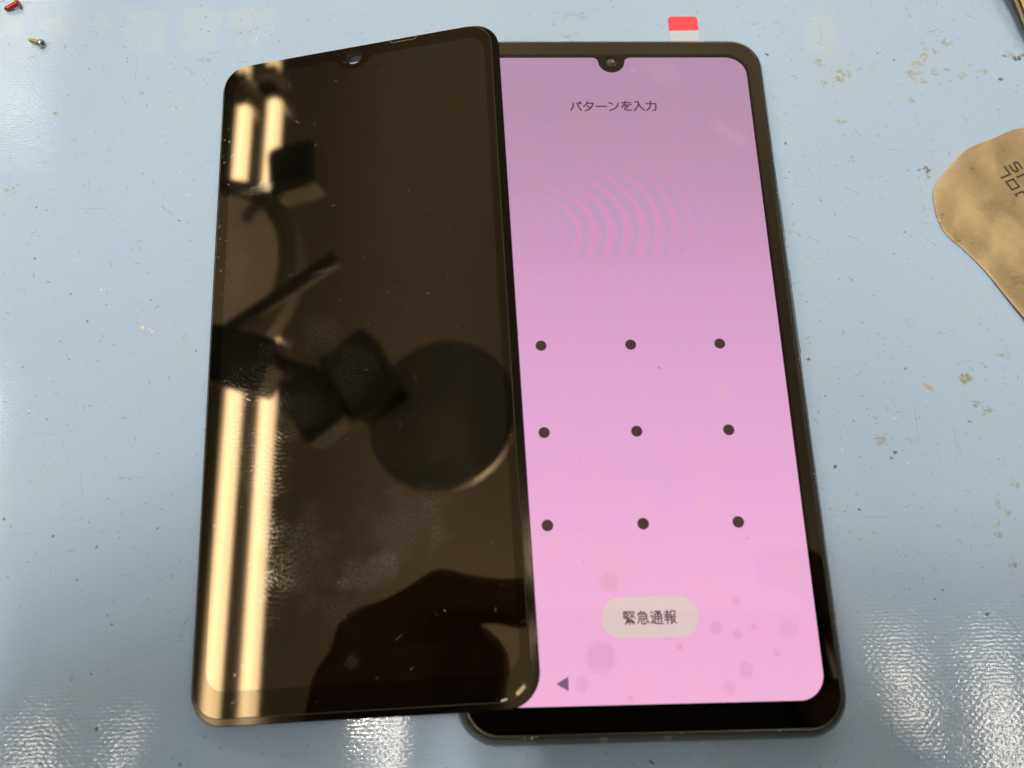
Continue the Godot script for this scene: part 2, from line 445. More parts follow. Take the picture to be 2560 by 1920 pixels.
# Bronze-black mirror coating of both phone fronts, with finger marks, dust and scratches on the loose one.
func mat_glass() -> void:
	var s := 8.0
	var w := int(66 * s)
	var h := int(148 * s)
	var dust := Image.create(w, h, false, Image.FORMAT_L8)
	var grain := noise_of(31, 0.16, 3)
	var wide := noise_of(32, 0.02, 3)
	# [x, z, half width, half length, turn, ridge spacing (0 = smear), strength]
	for f in [[-1.8, 5.6, 6.0, 7.5, 0.35, 0.55, 0.12], [-13.4, 14.5, 6.0, 8.0, 0.5, 0.55, 0.09], [-7.7, -3.0, 7.0, 6.0, 0.3, 0.6, 0.12], [-17.0, 24.8, 5.0, 12.0, 0.15, 0.6, 0.08], [-16.6, 39.0, 4.5, 13.0, -0.1, 0.65, 0.07], [-16.0, 50.0, 4.5, 8.0, 0.2, 0.7, 0.08], [-24.0, 20.0, 4.5, 16.0, 0.1, 0.6, 0.05], [2.0, 47.5, 8.0, 5.0, -0.3, 0.0, 0.16], [-3.6, 54.0, 4.5, 5.0, 0.2, 0.6, 0.13], [17.0, 21.0, 6.0, 10.0, 0.1, 0.55, 0.07], [20.4, 29.0, 4.0, 9.0, -0.2, 0.55, 0.07], [14.8, 36.0, 5.0, 9.0, 0.1, 0.55, 0.08], [-24.5, -39.0, 6.0, 2.2, -0.25, 0.0, 0.16], [-27.5, -22.0, 4.0, 11.0, 0.0, 0.5, 0.08], [-7.9, -17.2, 4.5, 0.8, -0.15, 0.0, 0.16], [-1.4, 63.4, 1.7, 2.2, 0.3, 0.4, 0.3], [7.0, 61.9, 6.0, 3.0, 0.2, 0.6, 0.03], [-22.0, 5.0, 7.0, 9.0, 0.4, 0.62, 0.1], [8.0, 39.0, 10.0, 10.0, 0.0, 0.0, 0.10], [-12.0, 44.0, 9.0, 12.0, 0.0, 0.0, 0.12], [22.0, 5.0, 4.0, 14.0, 0.0, 0.0, 0.025]]:
		var r: float = maxf(f[2], f[3]) * 1.2
		for y in range(int((f[1] - r + 74) * s), int((f[1] + r + 74) * s)):
			for x in range(int((f[0] - r + 33) * s), int((f[0] + r + 33) * s)):
				if x < 0 or y < 0 or x >= w or y >= h:
					continue
				var dx: float = x / s - 33 - f[0]
				var dz: float = y / s - 74 - f[1]
				var ca := cos(f[4])
				var sa := sin(f[4])
				var lx := dx * ca + dz * sa
				var lz := dz * ca - dx * sa
				var d := Vector2(lx / f[2], lz / f[3]).length() + 0.5 * wide.get_noise_2d(x, y)
				var v := smooth(1.0, 0.3, d)
				if v <= 0.0:
					continue
				if f[5] > 0.0:
					var bend := Vector2(lx, lz * 0.7 + f[3] * 0.9).length() + 0.35 * grain.get_noise_2d(x * 0.3, y * 0.3)
					v *= smooth(0.1, 0.75, 0.5 + 0.5 * sin(TAU * bend / f[5]))
				v *= clampf(0.75 + 1.1 * grain.get_noise_2d(x, y), 0.0, 1.5)
				var old := dust.get_pixel(x, y).r
				dust.set_pixel(x, y, Color(minf(old + v * f[6] * 0.85, 1.0), 0, 0))
	for i in 230:   # lint and specks
		var p := Vector2(rng.randf() * w, rng.randf() * h)
		var pts := PackedVector2Array([p])
		var a := rng.randf() * TAU
		for k in (rng.randi_range(2, 4) if rng.randf() < 0.35 else 1):
			a += rng.randfn(0, 0.6)
			pts.append(pts[-1] + Vector2(cos(a), sin(a)) * (rng.randf_range(1.5, 3.5) if pts.size() > 1 else rng.randf_range(0.2, 2.0)))
		stroke(dust, pts, rng.randf_range(0.3, 0.65), Color(1, 0, 0), rng.randf_range(0.12, 0.55))
	for i in 26:    # larger crumbs along the left rim
		var p := Vector2(rng.randf_range(0.0, 3.5) * s, rng.randf_range(20.0, 60.0) * s)
		stroke(dust, PackedVector2Array([p, p + Vector2(rng.randfn(0, 1.5), rng.randfn(0, 1.5))]), rng.randf_range(0.4, 1.1), Color(1, 0, 0), rng.randf_range(0.2, 0.6))
	var albedo := Image.create(w, h, false, Image.FORMAT_RGB8)
	var rough := Image.create(w, h, false, Image.FORMAT_L8)
	var metal := Image.create(w, h, false, Image.FORMAT_L8)
	for y in h:
		for x in w:
			var d := dust.get_pixel(x, y).r
			albedo.set_pixel(x, y, lin(lerpf(0.098, 0.42, d), lerpf(0.073, 0.40, d), lerpf(0.043, 0.36, d)))
			rough.set_pixel(x, y, Color(0.03 + 0.3 * d, 0, 0))
			metal.set_pixel(x, y, Color(1.0 - 0.9 * d, 0, 0))
	var a_tex := tex(albedo)
	var r_tex := tex(rough)
	var m_tex := tex(metal)
	for k in [["view", Color(1, 1, 1)], ["border", Color(0.82, 0.82, 0.80)]]:
		var m := mat(k[1], 1.0, 1.0)
		m.albedo_texture = a_tex
		m.roughness_texture = r_tex
		m.metallic_texture = m_tex
		M[k[0]] = m
	M.lip = mat(lin(0.034, 0.026, 0.017), 0.07, 1.0)
	M.edge = mat(lin(0.26, 0.22, 0.16), 0.3, 0.8)
	M.mask_glass = mat(lin(0.045, 0.036, 0.028), 0.035, 1.0)
	M.phone_glass = mat(lin(0.078, 0.062, 0.041), 0.035, 1.0)

# ---- what the phone shows
const GLYPHS := {
	"pa": [[26, 20, 22, 52, 4, 92], [60, 22, 70, 58, 94, 92], [84, 8, 91, 11, 93, 18, 90, 24, 84, 26, 78, 24, 75, 18, 77, 11, 84, 8]],
	"ta": [[42, 6, 30, 30, 6, 52], [36, 22, 88, 22, 78, 52, 54, 80, 18, 96], [36, 46, 66, 70]],
	"bar": [[4, 52, 96, 52]],
	"n": [[8, 16, 40, 32], [90, 20, 76, 58, 50, 80, 12, 92]],
	"wo": [[10, 18, 86, 18], [42, 4, 30, 34, 10, 64], [26, 48, 46, 36, 56, 44, 58, 70], [92, 34, 50, 52, 34, 70, 36, 86, 54, 92, 90, 90]],
	"iri": [[18, 10, 48, 8, 44, 40, 30, 70, 6, 94], [48, 20, 60, 56, 96, 92]],
	"chikara": [[6, 28, 90, 28, 86, 80, 80, 92, 62, 90], [44, 4, 42, 40, 30, 74, 8, 94]],
	"kin": [[8, 5, 8, 52], [8, 5, 46, 5], [8, 20, 42, 20, 42, 37, 8, 37], [26, 5, 26, 20], [26, 37, 26, 52], [8, 52, 48, 52], [52, 7, 90, 7, 84, 24, 70, 40, 50, 52], [56, 15, 70, 36, 95, 52], [46, 56, 28, 66, 54, 69], [70, 60, 24, 81, 84, 79], [68, 70, 87, 84], [51, 80, 51, 100], [32, 86, 16, 97], [68, 86, 87, 97]],
	"kyu": [[38, 2, 28, 14, 8, 28], [32, 12, 66, 12, 56, 24], [16, 26, 80, 26, 80, 60], [18, 43, 80, 43], [12, 60, 80, 60], [18, 72, 8, 92], [34, 70, 36, 90, 46, 97, 70, 97, 76, 85], [50, 66, 58, 79], [80, 71, 95, 89]],
	"tsu": [[8, 8, 20, 20], [4, 40, 20, 40, 20, 76, 4, 94], [16, 82, 30, 94, 60, 98, 99, 98], [36, 6, 84, 6, 66, 20], [50, 12, 68, 21], [36, 26, 36, 85], [36, 26, 88, 26, 88, 80, 80, 85], [36, 44, 88, 44], [36, 62, 88, 62], [62, 26, 62, 85]],
	"ho": [[8, 14, 44, 14], [26, 2, 26, 32], [4, 32, 48, 32], [14, 38, 20, 48], [38, 38, 32, 48], [4, 52, 48, 52], [6, 70, 46, 70], [26, 52, 26, 100], [56, 6, 56, 100], [56, 6, 88, 6, 88, 30, 76, 34], [58, 46, 90, 46, 84, 66, 72, 84, 60, 98], [64, 52, 74, 78, 97, 98]],
}

func write_glyph(img: Image, which: String, x: float, y: float, w: float, h: float, r: float, c: Color) -> void:
	for g in GLYPHS[which]:
		var pts := PackedVector2Array()
		for i in range(0, g.size(), 2):
			pts.append(Vector2(x + g[i] * w / 100.0, y + g[i + 1] * h / 100.0))
		stroke(img, pts, r, c, 1.0)

func mat_screen() -> void:
	var s := 14.0
	var w := 882
	var h := 1982
	var hw := w / 2
	var hh := h / 2
	var img := Image.create(hw, hh, false, Image.FORMAT_RGB8)
	var ramp := Gradient.new()  # darker far end: viewing-angle brightness falloff painted into the emission colours
	ramp.offsets = PackedFloat32Array([0.0, 0.1, 0.25, 0.4, 0.55, 0.75, 1.0])
	ramp.colors = PackedColorArray([Color8(176, 139, 174), Color8(181, 140, 172), Color8(194, 146, 182), Color8(214, 158, 200), Color8(224, 165, 209), Color8(237, 174, 216), Color8(246, 182, 219)])
	var grain := noise_of(41, 0.45, 2)
	var soft := noise_of(42, 0.012, 3)
	for y in hh:
		for x in hw:
			var px := x * 2 / s - 31.5
			var pz := y * 2 / s - 70.8
			var t := (pz + 70.8) / 141.6
			var c := ramp.sample(t)
			# camera moire ripple, painted into the screen's emission colour
			var dx := px + 28.0 + (pz + 24.0) * 0.15
			var dz := (pz + 24.0) * 1.5
			var r := sqrt(dx * dx + dz * dz)
			var env := exp(-pow((px + 1.0) / 17.0, 2.0) - pow((pz + 29.0) / 11.0, 2.0)) * smooth(-8.0, -20.0, pz) * smooth(10.0, 17.0, r)
			var wave := sin(TAU * r / 3.5)
			var k := wave * env
			c = c.lerp(Color8(180, 152, 186), clampf(-k, 0.0, 1.0) * 0.5)
			c = c.lerp(Color8(236, 142, 190), clampf(k, 0.0, 1.0) * 0.45)
			var g := grain.get_noise_2d(x, y) * 0.022
			var b := soft.get_noise_2d(x, y) * 0.012
			img.set_pixel(x, y, Color(c.r + g + b, c.g + g, c.b + g - b))
	img.resize(w, h, Image.INTERPOLATE_CUBIC)
	var to := func(x: float, z: float) -> Vector2: return Vector2((x + 31.5) * s, (z + 70.8) * s)
	var ink := Color8(72, 50, 60)
	var spots_noise := noise_of(43, 0.03, 2)
	for p in [[-9.6, 62.3, 3.4, 0.07], [-13.3, 67.1, 1.6, 0.05], [17.3, 65.2, 1.7, 0.06], [12.3, 57.6, 1.4, 0.07], [16.2, 58.9, 1.0, 0.07], [-7.2, 48.8, 2.3, 0.06], [13.8, 68.2, 1.5, 0.05], [5.2, 60.8, 0.8, 0.08], [16.7, 52.8, 1.1, 0.06], [23.2, 62.3, 0.9, 0.06], [-4.6, 69.7, 0.8, 0.06], [6.0, 53.6, 1.6, 0.08], [3.0, 58.0, 1.8, 0.07], [19.5, 57.5, 0.7, 0.06], [26.0, 58.0, 2.0, 0.04]]:
		var q: Vector2 = to.call(p[0], p[1])
		blob(img, q.x, q.y, p[2] * s, p[2] * s * 1.05, 0.0, Color8(170, 110, 140), p[3] * 2.2, spots_noise, 0.1, 0.08)
	for p in [[-7.0, 46.0, 5.5, 0.1], [27.5, 47.0, 3.0, 0.12], [27.0, -49.0, 3.0, 0.07], [24.0, -52.0, 2.6, 0.06], [5.0, -67.5, 1.2, 0.09], [12.0, -66.5, 5.0, 0.05], [15.0, 26.0, 1.4, 0.1], [12.0, 34.0, 1.8, 0.1], [18.0, 11.0, 2.2, 0.08], [0.0, 34.0, 2.0, 0.06]]:
		var q: Vector2 = to.call(p[0], p[1])
		blob(img, q.x, q.y, p[2] * s, p[2] * s * 0.8, 0.5, Color8(250, 186, 190), p[3] * 2.0, spots_noise, 0.4, 0.2)
	# button
	for y in range(int((51.6 + 70.8) * s), int((59.3 + 70.8) * s)):
		for x in range(int((-9.3 + 31.5) * s), int((9.4 + 31.5) * s)):
			var px := x / s - 31.5
			var pz := y / s - 70.8 - 55.4
			var d := Vector2(maxf(absf(px - 0.05) - 5.4, 0.0), pz).length()
			dab(img, x, y, Color8(226, 203, 199), clampf((3.78 - d) * s, 0.0, 1.0) * 0.93)
	for i in 4:
		var q: Vector2 = to.call(-5.05 + i * 2.58, 54.2)
		write_glyph(img, ["kin", "kyu", "tsu", "ho"][i], q.x, q.y, 2.38 * s, 2.42 * s, 1.45, Color8(74, 58, 66))
	for i in 7:
		var q: Vector2 = to.call(-9.95 + i * 2.87, -58.95)
		write_glyph(img, ["pa", "ta", "bar", "n", "wo", "iri", "chikara"][i], q.x, q.y, 2.62 * s, 2.7 * s, 2.25, ink)
	for j in 3:
		for i in 3:
			var q: Vector2 = to.call((i - 1) * 18.6, 0.65 + j * 18.58)
			stroke(img, PackedVector2Array([q, q + Vector2(0.01, 0)]), 1.12 * s, Color8(70, 44, 48), 1.0)
	var tri_at: Vector2 = to.call(-18.0, 66.87)
	for y in range(int(tri_at.y - 1.3 * s), int(tri_at.y + 1.3 * s)):
		for x in range(int(tri_at.x), int(tri_at.x + 2.3 * s)):
			var t := (x - tri_at.x) / (2.2 * s)
			dab(img, x, y, Color8(124, 92, 122), clampf(t * 1.25 * s - absf(y - tri_at.y) + 0.5, 0.0, 1.0) * clampf(2.25 * s - (x - tri_at.x), 0.0, 1.0))
	for p in [[5.5, 5.8, 0.26], [-11.5, 25.5, 0.14], [20.0, 41.0, 0.16], [-12.0, 38.8, 0.14], [-23.6, -2.0, 0.55], [-23.4, -3.0, 0.3], [9.0, -68.0, 0.13]]:
		var q: Vector2 = to.call(p[0], p[1])
		blob(img, q.x, q.y, p[2] * s, p[2] * s * 0.8, 0.4, Color8(110, 70, 82), 0.9, grain, 0.4)
	for i in 70:
		var q := Vector2(rng.randf() * w, rng.randf() * h)
		stroke(img, PackedVector2Array([q, q + Vector2(rng.randfn(0, 4), rng.randfn(0, 4))]), 0.8, Color8(246, 220, 232) if rng.randf() < 0.6 else Color8(160, 110, 140), rng.randf_range(0.15, 0.5))
	var m := mat(lin(0.06, 0.05, 0.036), 0.04, 1.0)
	m.emission_enabled = true
	m.emission = Color.BLACK
	m.emission_texture = tex(img)
	m.emission_energy_multiplier = 0.97
	M.screen = m

func mat_brass() -> void:
	var s := 1024
	var img := Image.create(s, s, false, Image.FORMAT_RGB8)
	var rough := Image.create(s, s, false, Image.FORMAT_L8)
	var n1 := noise_of(51, 0.007, 4)
	var n2 := noise_of(52, 0.12, 2)
	for y in s:
		for x in s:
			var a := n1.get_noise_2d(x, y)
			var b := n2.get_noise_2d(x * 0.3, y)
			var k := 1.0 + 0.2 * a + 0.06 * b
			img.set_pixel(x, y, lin(0.74 * k, 0.555 * k, 0.32 * k))
			rough.set_pixel(x, y, Color(clampf(0.4 - 0.2 * a + 0.05 * b, 0.1, 0.8), 0, 0))
	for i in 300:
		var p := Vector2(rng.randf() * s, rng.randf() * s)
		var a := rng.randfn(-0.35, 0.3) if rng.randf() < 0.8 else rng.randf() * PI
		var q := p + Vector2(cos(a), sin(a)) * rng.randf_range(8, 70)
		var mid := (p + q) / 2 + Vector2(rng.randfn(0, 3), rng.randfn(0, 3))
		var k := pow(rng.randf(), 2.0)
		stroke(img, PackedVector2Array([p, mid, q]), 0.3, lin(0.97, 0.84, 0.58), 0.1 + 0.4 * k)
		stroke(rough, PackedVector2Array([p, mid, q]), 0.3, Color(0.5, 0, 0), 0.1 + 0.25 * k)
	for i in 14:
		var p := Vector2(rng.randf() * s, rng.randf() * s)
		stroke(img, PackedVector2Array([p, p + Vector2(rng.randfn(0, 2), rng.randfn(0, 2))]), rng.randf_range(0.4, 1.0), lin(0.10, 0.06, 0.03), rng.randf_range(0.3, 0.9))
	var m := mat(Color.WHITE, 1.0, 0.9)
	m.albedo_texture = tex(img)
	m.roughness_texture = tex(rough)
	var dent := NoiseTexture2D.new()
	dent.width = 256
	dent.height = 256
	dent.seamless = true
	dent.noise = noise_of(55, 0.011, 2)
	m.heightmap_enabled = true
	m.heightmap_texture = dent
	m.heightmap_scale = 0.006
	M.brass = m

# ---------------------------------------------------------------- the setting
func setting() -> void:
	begin()
	quad(Vector3(-820, 0, -600), Vector3(480, 0, -600), Vector3(480, 0, 292), Vector3(-820, 0, 292))
	planar(TABLE[0], TABLE[1], TABLE[2], TABLE[3])
	var top := finish(Vector3.UP)
	var t := Node3D.new()
	t.name = "workbench"
	add_child(t)
	structure(t)
	obj("bench_mat", top, M.table, t)
	begin()
	box(Vector3(-170, -17, -154), Vector3(1300, 33, 892), Basis(), 2.0)
	obj("bench_board", finish(), M.white_paint, t)
	begin()
	box(Vector3(-300, 2560, -600), Vector3(7000, 120, 7000), Basis(), 1.0)
	var c := obj("ceiling", finish(), M.ceiling, self)
	structure(c)

# ---------------------------------------------------------------- tube lights overhead: some seen in reflections, others unseen and added for brightness
func glow(k: float) -> Material:
	if not M.has(k):
		M[k] = M.tube.duplicate()
		M[k].emission_energy_multiplier = k
	return M[k]

func twin_tube_light(label: String, x: float, z0: float, z1: float, apart: float, shine: Array, group: String) -> void:
	var l := z1 - z0
	var t := thing("tube_light", label, "ceiling light", Vector3(x, 1508, (z0 + z1) / 2), group)
	begin()
	box(Vector3(0, 62, 0), Vector3(minf(apart * 0.7, 90.0), 50, l - 20), Basis(), 6.0)
	obj("housing", finish(), M.housing, t)
	for e in [-1, 1]:
		begin()
		tube(Vector3(0, 84, e * l * 0.3), Vector3(0, 994, e * l * 0.3), 1.2, 6)
		obj("hanger", finish(), M.steel, t)
	for sx in [-1, 1]:
		var px: float = sx * apart / 2
		begin()
		tube(Vector3(px, 0, -l / 2 + 22), Vector3(px, 0, l / 2 - 22), 17.0, 16)
		obj("tube", finish(), glow(shine[0]), t)
		for e in [-1, 1]:
			begin()
			box(Vector3(px, 26, e * (l / 2 - 10)), Vector3(26, 84, 20), Basis(), 3.0)
			obj("lamp_holder", finish(), M.white_paint, t)
		var a := AreaLight3D.new()
		a.name = "tube_shine"
		a.area_size = Vector2(0.03, (l - 50) * MM)
		a.area_normalize_energy = false
		a.light_energy = shine[1]
		a.light_color = LAMP_COLOR
		a.shadow_enabled = true
		a.area_range = 8.0
		t.add_child(a, true)
		a.position = Vector3(px, -19, 0) * MM
		a.rotation_degrees = Vector3(-90, 0, 0)

func ceiling_lights() -> void:
	var g := "tube lights on the ceiling"
	twin_tube_light("ceiling tube light mirrored along the lower left edge of the black panel", -1045, -690, 560, 86, DIM_ROW, g)
	twin_tube_light("short ceiling tube light mirrored at the upper left of the black panel", -1078, -1325, -715, 86, DIM_ROW, g)
	twin_tube_light("ceiling tube light mirrored in the top left corner of the black panel", -1092, -2610, -1388, 86, DIM_ROW, g)
	twin_tube_light("ceiling tube light gleaming on the mat below the black panel", -104, -300, 400, 173, BENCH_ROW, g)
	twin_tube_light("added unseen tube light right above the black panel, brightening the mat", -310, -225, 118, 86, NEAR_FILL, g)
	twin_tube_light("added unseen tube light beyond the far end of the bench, middle row", -104, -2900, -1680, 173, FAR_FILL, g)
	twin_tube_light("ceiling tube light gleaming on the mat right of the lit phone", 812, 26, 1246, 173, SIDE_ROW, g)
	twin_tube_light("added unseen tube light beyond the far end of the bench, right row", 812, -2900, -1680, 173, FAR_FILL, g)
	twin_tube_light("ceiling tube light gleaming on the mat in the lower left corner", -740, 150, 1370, 173, SIDE_ROW, g)

# ---------------------------------------------------------------- phone
# Front face with a rounded notch for the camera: ring + island round a hole + the area inside.
func island(glass_top: float, view_top: float, gap: float, c: Vector2, r: float) -> PackedVector2Array:
	var p := PackedVector2Array()
	for i in 9:
		p.append(Vector2(c.x + lerpf(-gap, gap, i / 8.0), glass_top))
	for i in 4:
		p.append(Vector2(c.x + gap, lerpf(glass_top, view_top, (i + 1) / 4.0)))
	p.append_array(notch(view_top, gap, c, r))
	for i in 3:
		p.append(Vector2(c.x - gap, lerpf(view_top, glass_top, (i + 1) / 4.0)))
	return p

func notch(view_top: float, gap: float, c: Vector2, r: float) -> PackedVector2Array:   # from the right shoulder round the bottom to the left
	var p := PackedVector2Array()
	var f := gap - r - 0.05
	for i in 5:
		var a := PI * 0.5 * i / 4.0
		p.append(Vector2(c.x + gap - sin(a) * f, view_top + (1.0 - cos(a)) * f))
	for i in 25:
		var a := -0.02 + (PI + 0.04) * i / 24.0
		var q := c + Vector2(cos(a), sin(a)) * r
		if q.y > view_top + f:
			p.append(q)
	for i in 5:
		var a := PI * 0.5 * (4 - i) / 4.0
		p.append(Vector2(c.x - gap + sin(a) * f, view_top + (1.0 - cos(a)) * f))
	return p

func faces_of_front(x0: float, z0: float, x1: float, z1: float, rg: float, vx0: float, vz0: float, vx1: float, vz1: float, rv: float, y: float, gap: float, c: Vector2, rn: float, hole: float) -> Array:
	var outer := rounded(x0, z0, x1, z1, rg, 12, gap, c.x)
	var inner := rounded(vx0, vz0, vx1, vz1, rv, 12, gap, c.x)
	begin()
	skin_between(at_y(outer, y), at_y(inner, y), false)
	var isl := island(z0, vz0, gap, c, rn)
	for i in isl.size():
		var a := isl[i]
		var b := isl[(i + 1) % isl.size()]
		if a.distance_to(b) < 1e-4:
			continue
		var ha := c + (a - c).normalized() * hole
		var hb := c + (b - c).normalized() * hole
		quad(Vector3(a.x, y, a.y), Vector3(b.x, y, b.y), Vector3(hb.x, y, hb.y), Vector3(ha.x, y, ha.y))
	planar(-33, -74, 33, 74)
	var ring := finish(Vector3.UP)
	begin()
	var view := inner.duplicate()
	var nt := notch(vz0, gap, c, rn)
	nt.reverse()
	for i in range(1, nt.size() - 1):
		view.append(nt[i])
	var idx := Geometry2D.triangulate_polygon(view)
	for i in range(0, idx.size(), 3):
		tri(Vector3(view[idx[i]].x, y, view[idx[i]].y), Vector3(view[idx[i + 1]].x, y, view[idx[i + 1]].y), Vector3(view[idx[i + 2]].x, y, view[idx[i + 2]].y))
	return [ring, view]

func phone() -> void:
	var t := thing("smartphone", "olive-grey phone showing a lit pink pattern-lock screen with nine dots", "phone")
	var rings := []
	for p in [[3.4, 0.0], [1.7, 0.35], [0.7, 1.2], [0.15, 2.4], [0.0, 3.6]]:
		rings.append(at_y(rounded(-36.4 + p[0], -77.3 + p[0], 36.5 - p[0], 77.5 - p[0], 7.8 - p[0] * 0.85, 12), p[1]))
	begin()
	for i in rings.size() - 1:
		skin_between(rings[i], rings[i + 1])
	fan(rings[0])
	obj("back_shell", finish(Vector3.DOWN), M.underside, t)
	var frame := []
	for p in [[0.0, 3.6], [0.0, 4.4], [0.22, 5.4], [0.62, 6.3], [1.0, 6.9], [1.35, 7.35], [1.75, 7.6], [1.92, 7.6], [1.95, 6.8]]:
		frame.append(at_y(rounded(-36.4 + p[0], -77.3 + p[0], 36.5 - p[0], 77.5 - p[0], 7.8 - p[0] * 0.85, 12), p[1]))
	begin()
	for i in frame.size() - 1:
		skin_between(frame[i], frame[i + 1])
	obj("frame", finish(Vector3.UP, 50.0), M.frame, t)
	begin()
	skin_between(at_y(rounded(-34.45, -75.35, 34.55, 75.55, 6.15, 12), 6.8), at_y(rounded(-34.0, -74.9, 34.1, 75.1, 5.8, 12), 6.82))
	obj("gasket", finish(Vector3.UP), M.gasket, t)
	# antenna breaks on the near end
	for x in [-9.6, 2.0]:
		begin()
		var n := PackedVector3Array()
		for p in [[0.02, 3.7], [-0.02, 4.4], [0.2, 5.4], [0.6, 6.3], [0.98, 6.92], [1.33, 7.38]]:
			n.append(Vector3(x - 0.7, p[1], 77.53 - p[0]))
			n.append(Vector3(x + 0.7, p[1], 77.53 - p[0]))
		for i in range(0, n.size() - 2, 2):
			quad(n[i], n[i + 1], n[i + 3], n[i + 2])
		obj("antenna_line", finish(Vector3(0, 0.5, 1)), M.edge, t)
	var c := Vector2(0.1, -69.75)
	var g := faces_of_front(-32.15, -71.75, 32.15, 71.5, 5.3, -31.5, -70.8, 31.5, 70.8, 4.8, 8.0, 4.3, c, 3.05, 1.4)
	obj("screen_border", g[0], M.mask_glass, t)
	planar(-31.5, -70.8, 31.5, 70.8)
	var scr := obj("screen", finish(Vector3.UP), M.screen, t)
	begin()
	skin_between(at_y(rounded(-34.05, -74.95, 34.15, 75.15, 5.8, 12), 8.0), at_y(rounded(-32.15, -71.75, 32.15, 71.5, 5.3, 12), 8.0))
	obj("cover_glass", finish(Vector3.UP), M.phone_glass, t)
	scr.set_meta("label", "lit pink pattern-lock screen with nine dark dots")
	begin()
	skin_between(at_y(rounded(-34.05, -74.95, 34.15, 75.15, 5.8, 12), 8.0), at_y(rounded(-34.3, -75.2, 34.4, 75.4, 6.05, 12), 7.78))
	skin_between(at_y(rounded(-34.3, -75.2, 34.4, 75.4, 6.05, 12), 7.78), at_y(rounded(-34.3, -75.2, 34.4, 75.4, 6.05, 12), 6.82))
	obj("glass_edge", finish(Vector3.UP), M.phone_glass, t)
	begin()
	lathe([[1.4, 8.0], [1.38, 7.5], [1.1, 7.45], [0.95, 7.6], [0.7, 7.62], [0.001, 7.75]], Transform3D(Basis(), Vector3(c.x, 0, c.y)), 28)
	obj("front_camera", finish(Vector3.UP), mat(lin(0.09, 0.07, 0.05), 0.2, 0.7), t)
	for s in [[36.35, -30.0, 11.0], [36.35, -8.0, 20.0]]:
		begin()
		box(Vector3(s[0], 3.9, s[1]), Vector3(0.9, 1.7, s[2]), Basis(), 0.4)
		obj("side_key", finish(), M.frame, t)
	# grit stuck along the rim
	begin()
	for i in 46:
		var side := i % 3
		var p := Vector3(34.9 + rng.randf() * 0.5, 7.6, rng.randf_range(-70, 74)) if side == 0 else (Vector3(rng.randf_range(-20, 30), 7.6, -75.6 - rng.randf() * 0.5) if side == 1 else Vector3(rng.randf_range(-25, 30), 7.6, 75.7 + rng.randf() * 0.4))
		var r := rng.randf_range(0.06, 0.2)
		box(p, Vector3(r * 1.6, r, r * 1.2), Basis(Vector3.UP, rng.randf() * PI), r * 0.3)
	var grit := obj("rim_grit", finish(), mat(lin(0.5, 0.42, 0.27), 0.6), t)
	grit.set_meta("kind", "stuff")

